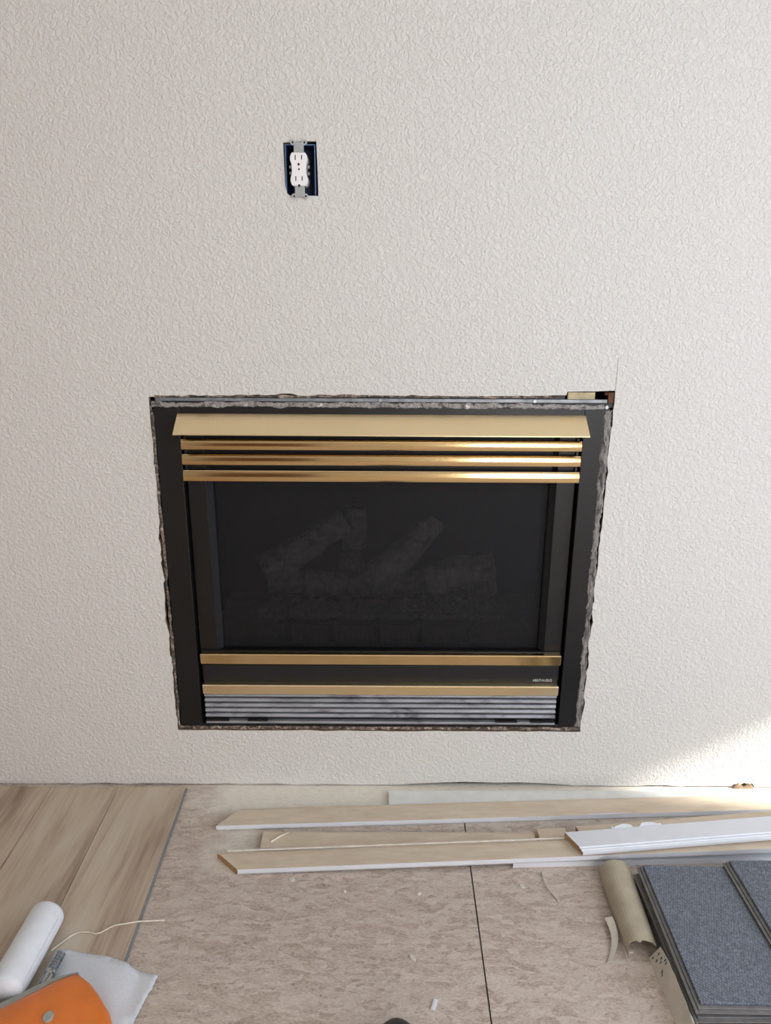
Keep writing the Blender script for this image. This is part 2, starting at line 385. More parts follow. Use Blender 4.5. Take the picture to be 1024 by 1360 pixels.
def window(name, axis, c0, a0, a1, z0, z1, bars):
    bm = bmesh.new(); w = 0.04
    def b_(u0, u1, za, zb, d0, d1):
        if axis == 'x': box(bm, c0+d0, c0+d1, u0, u1, za, zb)
        else: box(bm, u0, u1, c0-d1, c0-d0, za, zb)
    b_(a0, a1, z0, z0+w, 0.03, 0.08); b_(a0, a1, z1-w, z1, 0.03, 0.08); b_(a0, a0+w, z0+w, z1-w, 0.03, 0.08); b_(a1-w, a1, z0+w, z1-w, 0.03, 0.08)
    for q in bars: b_(q-0.025, q+0.025, z0+w, z1-w, 0.03, 0.08)
    o = structure(obj(name, bm, 'vinyl_frame'))
    bm = bmesh.new(); b_(a0+w*.5, a1-w*.5, z0+w*.5, z1-w*.5, 0.052, 0.056); obj('pane', bm, 'window_glass', o)
window('window_1', 'x', XR, -0.37, -0.03, 0.03, 0.79, [])
window('door_1', 'x', XR, -2.1, -0.74, 0.05, 2.15, [-1.42])
window('window_2', 'y', YR, 0.7, 1.46, 0.3, 2.2, [])
bm = bmesh.new(); box(bm, -1.45, -0.55, YR-0.06, YR-0.02, 0.002, 2.05)
for z0, z1 in ((0.15, 0.9), (1.05, 1.9)):
    for x0, x1 in ((-1.35, -1.05), (-0.95, -0.65)): box(bm, x0, x1, YR-0.02, YR-0.012, z0, z1)
structure(obj('door_2', bm, 'door_wood', bevel=0.004))
structure(obj('sun_blocker', mkbox(2.65, 2.75, -4.6, -0.83, -0.05, 3.2), 'side_paint'))       # unseen slab added outside to keep the sun out of the patio door

# floor: sub-floor boards and the laminate laid so far
fl = structure(obj('floor', mkbox(XL-0.1, XR+0.1, YR-0.1, 0.013, -0.05, -0.0125), 'seam_teal'))
for x0a, x0b, x1a, x1b in ((XL, XL, 0.2055, 0.1975), (0.2085, 0.2005, XR, XR)):
    bm = bmesh.new(); ya, yb = 0.013, -1.2
    loft(bm, [[(x0a, ya, -0.012), (x1a, ya, -0.012), (x1b, yb, -0.012), (x0b, yb, -0.012)], [(x0a, ya, 0), (x1a, ya, 0), (x1b, yb, 0), (x0b, yb, 0)]])
    obj('subfloor_panel', bm, 'strand_board', fl)
for x0, x1 in ((XL, -0.6), (-0.597, 0.62), (0.623, XR)):
    obj('subfloor_panel', mkbox(x0, x1, -2.42, -1.203, -0.012, 0), 'strand_board', fl)
for x0, x1 in ((XL, 0.0), (0.003, XR)):
    obj('subfloor_panel', mkbox(x0, x1, YR, -2.423, -0.012, 0), 'strand_board', fl)
obj('subfloor_patch', mkbox(0.20, 0.212, -0.10, 0.012, -0.012, -0.0004), 'strand_board', fl)
PW, SK = 0.1722, -0.026
for k in range(8):
    xr = -0.5018 - k*PW; y = -0.018 - 0.004*(k % 2)
    if k == 2: y = -0.020
    ends = [[y, -1.1, -2.3], [y, -0.95, -2.15], [y, -1.5, -2.7], [y, -0.8, -2.0]][k % 4]
    for a, b in zip(ends, ends[1:]):
        xa, xb = xr + SK*(a+0.022), xr + SK*(b+0.022); g = 0.0006
        bm = bmesh.new(); w = PW - 2*g
        if max(xa, xb)-w < XL: continue
        loft(bm, [[(xa-g-w, a, 0.0005), (xa-g, a, 0.0005), (xb-g, b+0.001, 0.0005), (xb-g-w, b+0.001, 0.0005)], [(xa-g-w, a, 0.008), (xa-g, a, 0.008), (xb-g, b+0.001, 0.008), (xb-g-w, b+0.001, 0.008)]])
        obj('floor_plank', bm, 'laminate_oak', fl, bevel=0.0008, seg=1)
        if k == 0:
            bm = bmesh.new()
            loft(bm, [[(xa-g, a, 0.0006), (xa+0.0048, a, 0.0006), (xb+0.0048, b+0.001, 0.0006), (xb-g, b+0.001, 0.0006)], [(xa-g, a, 0.004), (xa+0.0048, a, 0.0034), (xb+0.0048, b+0.001, 0.0034), (xb-g, b+0.001, 0.004)]])
            tag(obj('click_edge', bm, 'tongue_grey', fl), 'grey locking edge of the last laid plank')

# ------------------------------------------------------------------ the fireplace
FP = empty('gas_fireplace', (0, 0.05, 0.165), 'black built-in gas fireplace with brass hood and louvers set in the wall', 'fireplace')
bm = bmesh.new()
X0, X1, Z0, Z1, IX, IZ0, IZ1 = -0.505, 0.505, 0.176, 0.990, 0.4500, 0.186, 0.966
box(bm, X0, -IX, 0.0, 0.02, Z0, Z1); box(bm, IX, X1, 0.0, 0.02, Z0, Z1); box(bm, -IX, IX, 0.0, 0.02, IZ1, Z1); box(bm, -IX, IX, 0.0, 0.02, Z0, IZ0)
obj('face_frame', bm, 'black_enamel', FP, bevel=0.0015)
bm = bmesh.new()      # firebox shell
box(bm, -0.49, 0.49, 0.46, 0.48, 0.17, 0.985); box(bm, -0.49, -0.47, 0.02, 0.46, 0.17, 0.985); box(bm, 0.47, 0.49, 0.02, 0.46, 0.17, 0.985); box(bm, -0.47, 0.47, 0.02, 0.46, 0.965, 0.985); box(bm, -0.47, 0.47, 0.02, 0.46, 0.17, 0.19)
obj('firebox', bm, 'soot', FP)
obj('hearth_pan', mkbox(-0.46, 0.46, 0.07, 0.455, 0.335, 0.345), 'firebox_floor', FP)
# glass door: two stiles with bevelled inner strip, rails
DY = 0.016
for s in (-1, 1):
    a, b = sorted((s*0.4455, s*0.403)); obj('door_stile', mkbox(a, b, DY, DY+0.02, 0.30, 0.955), 'black_enamel', FP, bevel=0.001)
    bm = bmesh.new(); u, v = s*0.403, s*0.3915
    loft(bm, [[(u, DY+0.002, 0.375), (v, DY+0.014, 0.375), (v, DY+0.024, 0.375), (u, DY+0.024, 0.375)], [(u, DY+0.002, 0.955), (v, DY+0.014, 0.955), (v, DY+0.024, 0.955), (u, DY+0.024, 0.955)]])
    obj('bevel_strip', bm, 'bevel_lit_grey', FP)
obj('door_rail', mkbox(-0.403, 0.403, DY+0.002, DY+0.02, 0.345, 0.383), 'black_enamel', FP, bevel=0.001)
obj('door_rail', mkbox(-0.403, 0.403, DY+0.012, DY+0.024, 0.83, 0.955), 'black_panel', FP, bevel=0.001)
obj('mesh_screen', mkbox(-0.390, 0.390, DY+0.022, DY+0.0225, 0.378, 0.84), 'mesh_screen', FP)
obj('glass_pane', mkbox(-0.392, 0.392, DY+0.030, DY+0.034, 0.376, 0.85), 'ceramic_glass', FP)
# brass hood
bm = bmesh.new(); HX = 0.4525; T = 0.0015
extrude_x(bm, [(-0.0005, 0.9735), (-0.0505, 0.9365), (-0.0505, 0.9345), (-0.0485, 0.9345), (-0.0005, 0.9705)], -HX, HX)
for s in (-1, 1):
    a, b = sorted((s*HX, s*(HX-T)))
    loft(bm, [[(a, -0.0005, 0.9725), (a, -0.0495, 0.9355), (a, -0.0005, 0.9355)], [(b, -0.0005, 0.9725), (b, -0.0495, 0.9355), (b, -0.0005, 0.9355)]])
obj('hood', bm, 'brass_satin', FP)
# brass louvers, convex polished strips
for zt, zb in ((0.9155, 0.8925), (0.8815, 0.8575), (0.8445, 0.8195)):
    prof = [(0.006, zt-0.0015), (-0.002, zt), (-0.0035, zt-0.0022)]
    for k in range(13):
        a = k/12; z = zt-0.0026-(zt-zb-0.0034)*a; prof.append((-0.0040-0.0026*math.sin(math.pi*(0.05+0.80*a)), z))
    prof += [(-0.0030, zb), (0.006, zb+0.001)]
    bm = bmesh.new(); extrude_x(bm, prof, -0.4485, 0.4485); obj('louver', bm, 'brass_polished', FP)
obj('louver_bracket', mkbox(-0.4455, -0.4405, 0.0065, 0.0155, 0.82, 0.92), 'black_panel', FP)
obj('louver_bracket', mkbox(0.4405, 0.4455, 0.0065, 0.0155, 0.82, 0.92), 'black_panel', FP)
# lower brass bars, black access panel, ribbed grille
for zt, zb in ((0.3835, 0.3565), (0.2985, 0.2725)):
    bm = bmesh.new(); extrude_x(bm, [(0.012, zt-0.001), (-0.006, zt), (-0.0085, zt-0.002), (-0.0065, zb), (0.0, zb), (0.012, zb)], -0.4415, 0.4415)
    obj('trim_bar', bm, 'brass_satin' if zt < 0.3 else 'brass_polished', FP, bevel=0.0006)
obj('access_panel', mkbox(-0.4415, 0.4415, 0.010, 0.0155, 0.272, 0.3445), 'black_panel', FP, bevel=0.001)
obj('access_panel', mkbox(-0.4415, 0.4415, 0.010, 0.0155, 0.3455, 0.384), 'black_panel', FP, bevel=0.001)
zt = 0.2715
for k in range(5):
    h = 0.0145; z1 = zt-k*h; z0 = z1-h+0.0024; prof = [(0.010, z1-0.001)]
    for j in range(7):
        a = j/6; prof.append((0.005-0.0075*math.sin(math.pi*(0.15+0.7*a)), z1-0.0008-(z1-z0-0.0016)*a))
    prof.append((0.010, z0+0.001)); bm = bmesh.new(); extrude_x(bm, prof, -0.440, 0.440); o = obj('grille_rib', bm, 'smudged_aluminium', FP)
obj('grille_back', mkbox(-0.4405, 0.4405, 0.0105, 0.0145, 0.187, 0.2715), 'black_panel', FP)
tag(obj('bottom_lip', mkbox(-0.440, 0.440, -0.003, 0.010, 0.1868, 0.1935), 'smudged_aluminium', FP, bevel=0.001), 'thin bright metal lip below the ribs')
for x0, x1 in ((-0.4395, -0.382), (-0.335, -0.285), (0.29, 0.345), (0.378, 0.4395)):
    obj('lip_slot', mkbox(x0, x1, -0.0045, 0.002, 0.1935, 0.1975), 'slot_black', FP)
# maker's name in small silver letters on the access panel
cu_ = bpy.data.curves.new('maker_name', 'FONT'); cu_.body = 'HEAT-N-GLO'; cu_.size = 0.0105; cu_.extrude = 0.0004; cu_.align_x = 'CENTER'
to = bpy.data.objects.new('tmp_text', cu_); COL.objects.link(to)
dg = bpy.context.evaluated_depsgraph_get(); me = bpy.data.meshes.new_from_object(to.evaluated_get(dg)); bpy.data.objects.remove(to)
me.materials.append(MAT['logo_silver']); me.name = 'maker_name'
lo = bpy.data.objects.new('maker_name', me); COL.objects.link(lo); lo.parent = FP
wdt = max(v.co.x for v in me.vertices)-min(v.co.x for v in me.vertices); sc = 0.047/wdt
lo.scale = (sc, max(sc, 0.9), 1); lo.rotation_euler = (R(90), 0, 0); lo.location = Vector((0.404, 0.0094, 0.3035)) - FP.location
tag(lo, 'small silver maker name letters')
# flange above the frame, its screws, shim, rusty clip
obj('top_flange', mkbox(-0.500, 0.4985, 0.003, 0.0125, 1.0005, 1.0085), 'flange_metal', FP, bevel=0.001)
obj('flange_shadow_strip', mkbox(-0.505, 0.405, 0.0062, 0.0165, 1.0087, 1.0160), 'black_panel', FP)  # black strip that paints the shadow line above the flange
obj('flange_shadow_strip', mkbox(-0.512, 0.5115, 0.0045, 0.0185, 0.9905, 1.000), 'black_panel', FP)  # black strip put in for the dark line below the flange
for x, z in ((-0.345, 1.0045), (-0.003, 1.0045), (0.338, 1.0045), (0.497, 0.992)):
    bm = bmesh.new(); disc(bm, (x, 0.003 if z > 1 else 0.0, z), 0.0042, 'y', 0.0022, 10); obj('screw', bm, 'steel', FP, bevel=0.0006)
tag(obj('shim', mkbox(0.410, 0.470, 0.002, 0.012, 1.009, 1.0245), 'shim_wood', FP, bevel=0.001), 'pale wood shim above the right corner')
bm = bmesh.new(); box(bm, 0.4995, 0.5115, 0.002, 0.012, 1.001, 1.024); box(bm, 0.492, 0.5115, 0.0045, 0.012, 1.018, 1.0245); tag(obj('clip', bm, 'rust', FP), 'rusty metal clip at the corner')
# adhesive left around the frame
mat_caulk('caulk_side', [(0.34, srgb(40, 38, 38)), (0.45, srgb(104, 100, 98)), (0.55, srgb(150, 144, 138)), (0.60, srgb(84, 76, 70)), (0.70, srgb(206, 200, 192))], 62, (1, 1, 0.28))
def residue(name, p0, p1, w, h, seed, mat, amp=0.5, step=0.006):
    """bumpy ribbon in the wall plane from p0 to p1 (x, z), about w wide and h proud"""
    rn = random.Random(seed); p0 = Vector(p0); p1 = Vector(p1); L = (p1-p0).length; n = int(L/step); d = (p1-p0)/L; q = Vector((-d.y, d.x)); bm = bmesh.new(); rows = []
    for k in range(n+1):
        t = k/n; nz = lambda s: noise.noise(Vector((t*L*30, seed*7.3+s, 0.0)))
        wl = w*(0.5+amp*nz(0)+0.12*rn.uniform(-1, 1)); wr = w*(0.5+amp*nz(5)+0.12*rn.uniform(-1, 1)); c = p0+(p1-p0)*t; row = []
        for j in range(5):
            a = j/4; s = -wl + (wl+wr)*a; hh = h*(0.55+0.9*noise.noise(Vector((t*L*55, a*2.2, seed))))*math.sin(math.pi*min(max(a, 0.08), 0.92))
            if j in (0, 4): hh = -0.0015
            pt = c + q*s; row.append((pt.x, -hh, pt.y))
        row.append((row[-1][0], 0.003, row[-1][2])); row.append((row[0][0], 0.003, row[0][2])); rows.append(row)
    loft(bm, rows); o = obj(name, bm, mat, FP)
    return o
residue('adhesive_residue', (-0.508, 0.9935), (0.492, 0.9925), 0.012, 0.003, 1, 'caulk_residue', 0.35)
residue('adhesive_residue', (0.5005, 0.985), (0.4995, 0.180), 0.018, 0.0035, 2, 'caulk_side', 0.22)
residue('adhesive_residue', (-0.51, 0.1725), (0.505, 0.1735), 0.011, 0.003, 3, 'caulk_dark')
residue('adhesive_residue', (-0.510, 0.175), (-0.510, 0.99), 0.007, 0.002, 4, 'caulk_dark')
residue('adhesive_residue', (-0.5, 1.0125), (0.39, 1.0145), 0.005, 0.002, 5, 'caulk_dark', 0.9)

# ceramic logs, embers and grate inside
def log(pts, rads, seed, label):
    bm = bmesh.new(); pts = spline(pts, 5); n = len(pts); rr = []
    for k in range(n):
        t = k/(n-1)*(len(rads)-1); i = min(int(t), len(rads)-2); rr.append(rads[i]+(rads[i+1]-rads[i])*(t-i))
    tube(bm, pts, rr, 14)
    for v in bm.verts: v.co += Vector((noise.noise(v.co*22+Vector((seed, 0, 0))), noise.noise(v.co*22+Vector((0, seed, 0))), noise.noise(v.co*22+Vector((0, 0, seed)))))*0.012
    return tag(obj('ceramic_log', bm, 'ceramic_log', None, smooth=False), label, 'log', 'ceramic logs behind the screen')
log([(-0.31, 0.235, 0.505), (-0.205, 0.25, 0.572), (-0.095, 0.27, 0.64)], [0.046, 0.042, 0.030], 1, 'grey ceramic log leaning up to the right, leftmost behind the screen')
log([(-0.083, 0.37, 0.43), (-0.080, 0.375, 0.55), (-0.072, 0.38, 0.645)], [0.034, 0.032, 0.026], 2, 'short upright ceramic log standing at the middle of the fire bed')
log([(-0.03, 0.245, 0.478), (0.06, 0.255, 0.55), (0.15, 0.275, 0.638)], [0.044, 0.038, 0.026], 3, 'ceramic log slanting up right of the middle behind the screen')
log([(0.12, 0.235, 0.478), (0.20, 0.24, 0.50), (0.30, 0.25, 0.525)], [0.038, 0.044, 0.040], 4, 'low thick ceramic log lying farthest right behind the screen')
log([(-0.32, 0.315, 0.44), (0.0, 0.32, 0.435), (0.32, 0.315, 0.44)], [0.038, 0.036, 0.038], 5, 'long horizontal ceramic log under the leaning ones')
bm = bmesh.new(); rn = random.Random(21)
for k in range(320):
    x = rn.uniform(-0.325, 0.315); y = rn.uniform(0.150, 0.205); z = 0.408+rn.uniform(0, 0.034)+max(0, (y-0.16))*0.2; r = rn.uniform(0.006, 0.012)
    res = bmesh.ops.create_icosphere(bm, subdivisions=1, radius=r)
    bmesh.ops.translate(bm, verts=res['verts'], vec=(x, y, z))
for k in range(2): box(bm, -0.325, 0.315, 0.155+k*0.03, 0.18+k*0.03, 0.403, 0.416)

tag(obj('ember_bed', bm, 'ember_rock'), 'bed of crushed grey ember rock in front of the logs', 'embers', kind='stuff')
GR = empty('fire_grate', (0, 0.17, 0.345), 'black iron grate with short legs under the ember bed', 'grate')
for y in (0.145, 0.30):
    bm = bmesh.new(); tube(bm, [(-0.27, y, 0.396), (0.25, y, 0.396)], 0.0065, 8); obj('grate_bar', bm, 'iron', GR)
for x in (-0.243, -0.128, -0.01, 0.10, 0.224):
    bm = bmesh.new(); tube(bm, [(x, 0.345, 0.395), (x, 0.135, 0.392), (x, 0.128, 0.40), (x, 0.126, 0.415)], 0.007, 8); obj('grate_finger', bm, 'iron', GR)
    bm = bmesh.new(); tube(bm, [(x, 0.145, 0.395), (x, 0.140, 0.3455)], 0.0075, 8); obj('leg', bm, 'iron', GR)

# ------------------------------------------------------------------ the outlet
OX, OZ = -0.1675, 1.469
OU = empty('duplex_outlet', (OX, 0.01, 1.42), 'white duplex electrical outlet without cover plate in blue wall box', 'outlet')
bm = bmesh.new(); bx0, bx1, bz0, bz1 = -0.1945, -0.1375, 1.4225, 1.5155
box(bm, bx0, bx1, 0.070, 0.073, bz0, bz1); box(bm, bx0-0.003, bx0, 0.013, 0.073, bz0-0.003, bz1+0.003); box(bm, bx1, bx1+0.003, 0.013, 0.073, bz0-0.003, bz1+0.003); box(bm, bx0, bx1, 0.013, 0.073, bz1, bz1+0.003); box(bm, bx0, bx1, 0.013, 0.073, bz0-0.003, bz0)
obj('wall_box', bm, 'outlet_box_blue', OU)
bm = bmesh.new(); q = 0.0022
box(bm, bx0-q, bx0, 0.0095, 0.0128, bz0-q, bz1+q); box(bm, bx1, bx1+q, 0.0095, 0.0128, bz0-q, bz1+q); box(bm, bx0, bx1, 0.0095, 0.0128, bz1, bz1+q); box(bm, bx0, bx1, 0.0095, 0.0128, bz0-q, bz0)
tag(obj('box_rim', bm, 'outlet_box_rim', OU), 'lighter blue rim of the wall box')
bm = bmesh.new(); y0, y1 = -0.0045, -0.0030      # metal yoke with four ears
box(bm, OX-0.0095, OX+0.0105, y0, y1, 1.4185, 1.5195)
yk = obj('yoke', bm, 'yoke_zinc', OU, bevel=0.0005)
for s in (-1, 1):
    for zc in (1.5185, 1.4195):
        bm = bmesh.new(); disc(bm, (OX+0.0005+s*0.0118, y1-0.0001, zc), 0.0052, 'y', 0.0016, 14); e = obj('ear', bm, 'yoke_zinc', yk)
        bm = bmesh.new(); disc(bm, (OX+0.0005+s*0.0118, y0-0.0001, zc), 0.0019, 'y', 0.0006, 10); obj('ear_hole', bm, 'slot_black', yk)
# receptacle body: two lobes
def lobe_outline():
    pts = []
    r = 0.0173
    top, bot = OZ+0.0195, OZ-0.0195
    right = []
    for a in range(40, -35, -10): right.append((r*math.cos(R(a)), top + r*math.sin(R(a))))
    right2 = [(0.0142, OZ+0.004), (0.0142, OZ-0.004)]
    for a in range(30, -45, -10): right2.append((r*math.cos(R(a)), bot + r*math.sin(R(a))))
    rt = right + right2
    return [(x, z) for x, z in rt] + [(-x, z) for x, z in reversed(rt)]
lo_ = lobe_outline(); zt_, zb_ = max(z for x, z in lo_), min(z for x, z in lo_)
bm = bmesh.new(); loft(bm, [[(OX+x, 0.035, z) for x, z in lo_], [(OX+x, -0.0085, z) for x, z in lo_], [(OX+x*0.95, -0.0098, OZ+(z-OZ)*0.98) for x, z in lo_]])
bd = obj('receptacle', bm, 'outlet_white', OU)
for zc in (OZ+0.0215, OZ-0.0175):
    for s in (-1, 1):
        obj('slot', mkbox(OX+s*0.0063-0.0009, OX+s*0.0063+0.0009, -0.0102, -0.0096, zc-0.0045+(0.0008 if s > 0 else 0), zc+0.0045), 'slot_black', bd)
    bm = bmesh.new(); disc(bm, (OX, -0.0096, zc-0.0125), 0.0024, 'y', 0.0006, 12); obj('ground_hole', bm, 'slot_black', bd)
bm = bmesh.new(); disc(bm, (OX+0.0004, -0.0096, OZ), 0.0018, 'y', 0.0006, 10); obj('centre_screw', bm, 'slot_black', bd)
for s in (-1, 1):
    for dz in (-0.006, 0.006):
        bm = bmesh.new(); tube(bm, [(OX+s*0.0165, 0.008, OZ+dz), (OX+s*0.0205, 0.008, OZ+dz)], 0.0036, 10); obj('terminal_screw', bm, 'steel', OU)

# ------------------------------------------------------------------ trim boards taken off the wall, lying on the floor
def board(name, fl_, fr_, width, t, mitL=0.0, mitR=0.0, up='mdf', label='', group=None, moulded=False, front='trim_white', tilt=0.0, splitends=False):
    """fl_/fr_: upper front corners at the left and right end; width runs away from the front edge"""
    A, B = Vector(fl_), Vector(fr_); u = (B-A).normalized(); v = Vector((-u.y, u.x, 0)).normalized(); v = (v + Vector((0, 0, tilt))).normalized(); w = u.cross(v).normalized()
    if up == 'mdf': prof = [(0, 0), (0, t*-0.62), (0.004, -t), (width, -t), (width, -0.0025), (width-0.007, -0.0022), (width-0.0075, 0)]; mis = [0, 0, 0, 1, 1, 2, 2]; mis = [1, 1, 1, 1, 0, 2, 0]  # darker brown on the step face paints the shadow line near the back
    elif moulded: prof = [(0, -0.006), (0, -t), (width, -t), (width, 0), (0.012, 0), (0.0105, -0.0022), (0.006, -0.0022), (0.0045, -0.0045), (0.001, -0.005)]; mis = [1]*9
    else: prof = [(0, 0), (0, -t), (width, -t), (width, 0)]; mis = [1]*4
    rings = []
    L = (B-A).length
    for s, mit, base in ((0, mitL, A), (1, mitR, B)):
        rings.append([base + u*(mit*pv/width) + v*pv + w*pw for pv, pw in prof])
    bm = bmesh.new(); loft(bm, rings, True, mis, 2)
    o = obj(name, bm, ['mdf', front, 'mdf_edge'], None, bevel=0.0)
    return tag(o, label, 'trim board', group)
GRP = 'removed trim boards below the fireplace'
board('trim_board', (0.0225, -0.108, 0.012), (1.35, -0.104, 0.012), 0.074, 0.012, up='white', front='trim_white_dusty', label='flat white painted board lying closest to the wall', group=GRP)
board('trim_board', (-0.389, -0.1725, 0.0172), (1.30, -0.088, 0.0172), 0.060, 0.017, mitL=0.052, label='long board with bare brown back up and mitred tip, second from the wall', group=GRP)
board('trim_board', (-0.274, -0.238, 0.0122), (0.365, -0.236, 0.0122), 0.056, 0.012, label='bare brown board lying between two white-edged boards, square cut left end', group=GRP)
board('trim_board', (0.30, -0.281, 0.0132), (1.2, -0.250, 0.0132), 0.036, 0.013, up='white', label='narrow white strip tucked under the frontmost trim board', group=GRP)
board('trim_board', (-0.312, -0.309, 0.0172), (1.20, -0.259, 0.0535), 0.055, 0.017, mitL=-0.055, label='frontmost long trim board, brown back up, white front edge, mitred left end', group=GRP)
board('trim_strip', (0.462, -0.2140, 0.0405), (1.25, -0.122, 0.0405), 0.022, 0.0165, label='narrow brown-backed strip slanting behind the loose white board', group=GRP)
E_ = board('trim_board', (0.4515, -0.2885, 0.0545), (1.20, -0.221, 0.0715), 0.060, 0.0125, mitL=-0.022, up='white', moulded=True, label='loose white moulded board with torn paint, lying on top of the others', group=GRP)
# torn paint along the back edge of the loose board
bm = bmesh.new(); top = []; rn = random.Random(4)
xs_ = [0.535+k*0.0045 for k in range(27)]
def eb(x): return Vector((x, -0.2360+(x-0.43)*0.0902, 0.0535+(x-0.4515)*0.0227))
rowa = []; rowb = []
for k, x in enumerate(xs_):
    t = k/26; hgt = 0.0105*max(0.12, abs(math.sin(t*math.pi*2.05))**0.6 - (0.25 if 0.42 < t < 0.58 else 0)) + rn.uniform(-0.0007, 0.0007)
    if t > 0.93: hgt = 0.006
    if k == 0: hgt = 0.009
    p = eb(x); rowa.append(p + Vector((0, 0.003, -0.001))); rowb.append(p + Vector((0, 0.003+hgt*1.15, hgt*0.35)))
loft(bm, [[a, b, b+Vector((0, 0.0006, -0.0008)), a+Vector((0, 0.0006, -0.0008))] for a, b in zip(rowa, rowb)])
obj('torn_paint', bm, 'trim_white', E_)
# paint flap along the back of the frontmost board
bm = bmesh.new(); rn = random.Random(9); rows = []
for k in range(60):
    t = k/59; x = -0.345+t*0.77; yb = -0.2530+(x+0.367)*0.03307; zb = 0.0158+(x+0.312)*0.0240; hw = 0.0025+0.0015*noise.noise(Vector((x*40, 0, 0)))+rn.uniform(0, 0.0008)
    rows.append([(x, yb-0.001, zb), (x, yb+hw, zb+0.001), (x, yb+hw, zb), (x, yb-0.001, zb-0.001)])
loft(bm, rows); tag(obj('paint_ridge', bm, 'string_cream'), 'thin cream paint ridge along the back of the frontmost trim board', 'paint strip')
bm = bmesh.new(); box(bm, 0.372, 0.440, -0.212, -0.178, 0.0002, 0.0205)
bmesh.ops.rotate(bm, verts=bm.verts, cent=(0.4, -0.195, 0), matrix=Matrix.Rotation(R(3), 3, 'Z')); tag(obj('mdf_offcut', bm, 'mdf', bevel=0.0015), 'short brown offcut beside the tip of the loose white board', 'offcut')
def sliver(name, pts, r, mat, label, cat, flat=0.5):
    bm = bmesh.new(); tube(bm, pts, r, 5)
    return tag(obj(name, bm, mat), label, cat)
sliver('wood_sliver', [(-0.252, -0.2205, 0.0142), (-0.235, -0.205, 0.0148), (-0.214, -0.1885, 0.0142)], [0.0025, 0.0024, 0.0008], 'string_cream', 'pale splinter lying on the short brown board', 'splinter')
sliver('paint_sliver', [(0.505, -0.128, 0.0186), (0.56, -0.1245, 0.0184), (0.615, -0.121, 0.0186)], [0.0012, 0.0018, 0.0008], 'trim_white', 'thin white paint sliver on the second board from the wall', 'paint strip')

# ------------------------------------------------------------------ opened carton with laminate planks lying face down
CA = empty('cardboard_carton', (0.64, -0.5, 0.0), 'torn open cardboard carton under the stack of grey planks', 'carton')
bm = bmesh.new(); box(bm, 0.545, 0.86, -0.70, -0.315, 0.0003, 0.003)
obj('carton_base', bm, 'kraft', CA)
bm = bmesh.new(); rows = []      # pale printed side, ragged top, leaning out
for k in range(15):
    t = k/14; y = -0.512-t*0.19; h = 0.038+0.004*noise.noise(Vector((t*9, 0, 2)))-0.016*max(0, 0.2-t)*5*0.6
    rows.append([(0.527+0.004*t, y, 0.0004), (0.5455, y, h), (0.5475, y, h), (0.5295+0.004*t, y, 0.0004)])
loft(bm, rows); sd = tag(obj('carton_side', bm, 'kraft_light', CA), 'pale printed carton side')
rn = random.Random(31)
for k in range(9):
    y = -0.520-0.0052*k; h = rn.uniform(0.010, 0.034); f_ = h/0.038
    x = 0.527+0.0185*f_ - 0.0006; bm = bmesh.new()
    tube(bm, [(x-0.0012, y, h-0.003), (x-0.0006, y-rn.uniform(0.0005, 0.003), h), (x, y+rn.uniform(-0.001, 0.001), h+0.003)], 0.0008, 4); obj('print_mark', bm, 'ink', sd)
bm = bmesh.new(); rows = []      # rolled kraft flap
for k in range(22):
    t = k/21; y = -0.302-t*0.205; cx = 0.5155-0.006*t; rr = 0.030-0.004*t; row = []; n = 14; rag = 0.012*noise.noise(Vector((t*3, 1, 1)))
    for j in range(n+1):
        a = R(205) - R(205-18)*j/n
        yy = y
        if k == 21: yy += 0.012*noise.noise(Vector((j*0.7, 3, 0)))-0.010*(j < 3)
        row.append((cx+rr*math.cos(a)*(1.0 if math.cos(a) < 0 else 1.35), yy, 0.0135+rr*0.98*math.sin(a)+0.0005))
    inner = [(p[0]+(cx-p[0])*0.045, p[1], p[2]-0.0012*math.copysign(1, p[2]-0.01)) for p in reversed(row)]
    rows.append(row+inner)
loft(bm, rows); tag(obj('torn_flap', bm, 'kraft', CA, smooth=False), 'curled brown kraft flap torn off the side')
bm = bmesh.new(); rows = []
for k in range(9):
    t = k/8; y = -0.43-t*0.095; x = 0.474-0.026*t+0.012*math.sin(t*3.1); w = 0.011*(1-0.35*t); z = 0.012*(1-t)+0.002
    rows.append([(x-w, y, z), (x+w*0.4, y, z+0.004), (x+w*0.4, y, z+0.0028), (x-w, y, z-0.0012)])
loft(bm, rows); tag(obj('torn_paper_strip', bm, 'kraft_light'), 'small torn paper strip on the strand board beside the kraft flap', 'paper scrap')
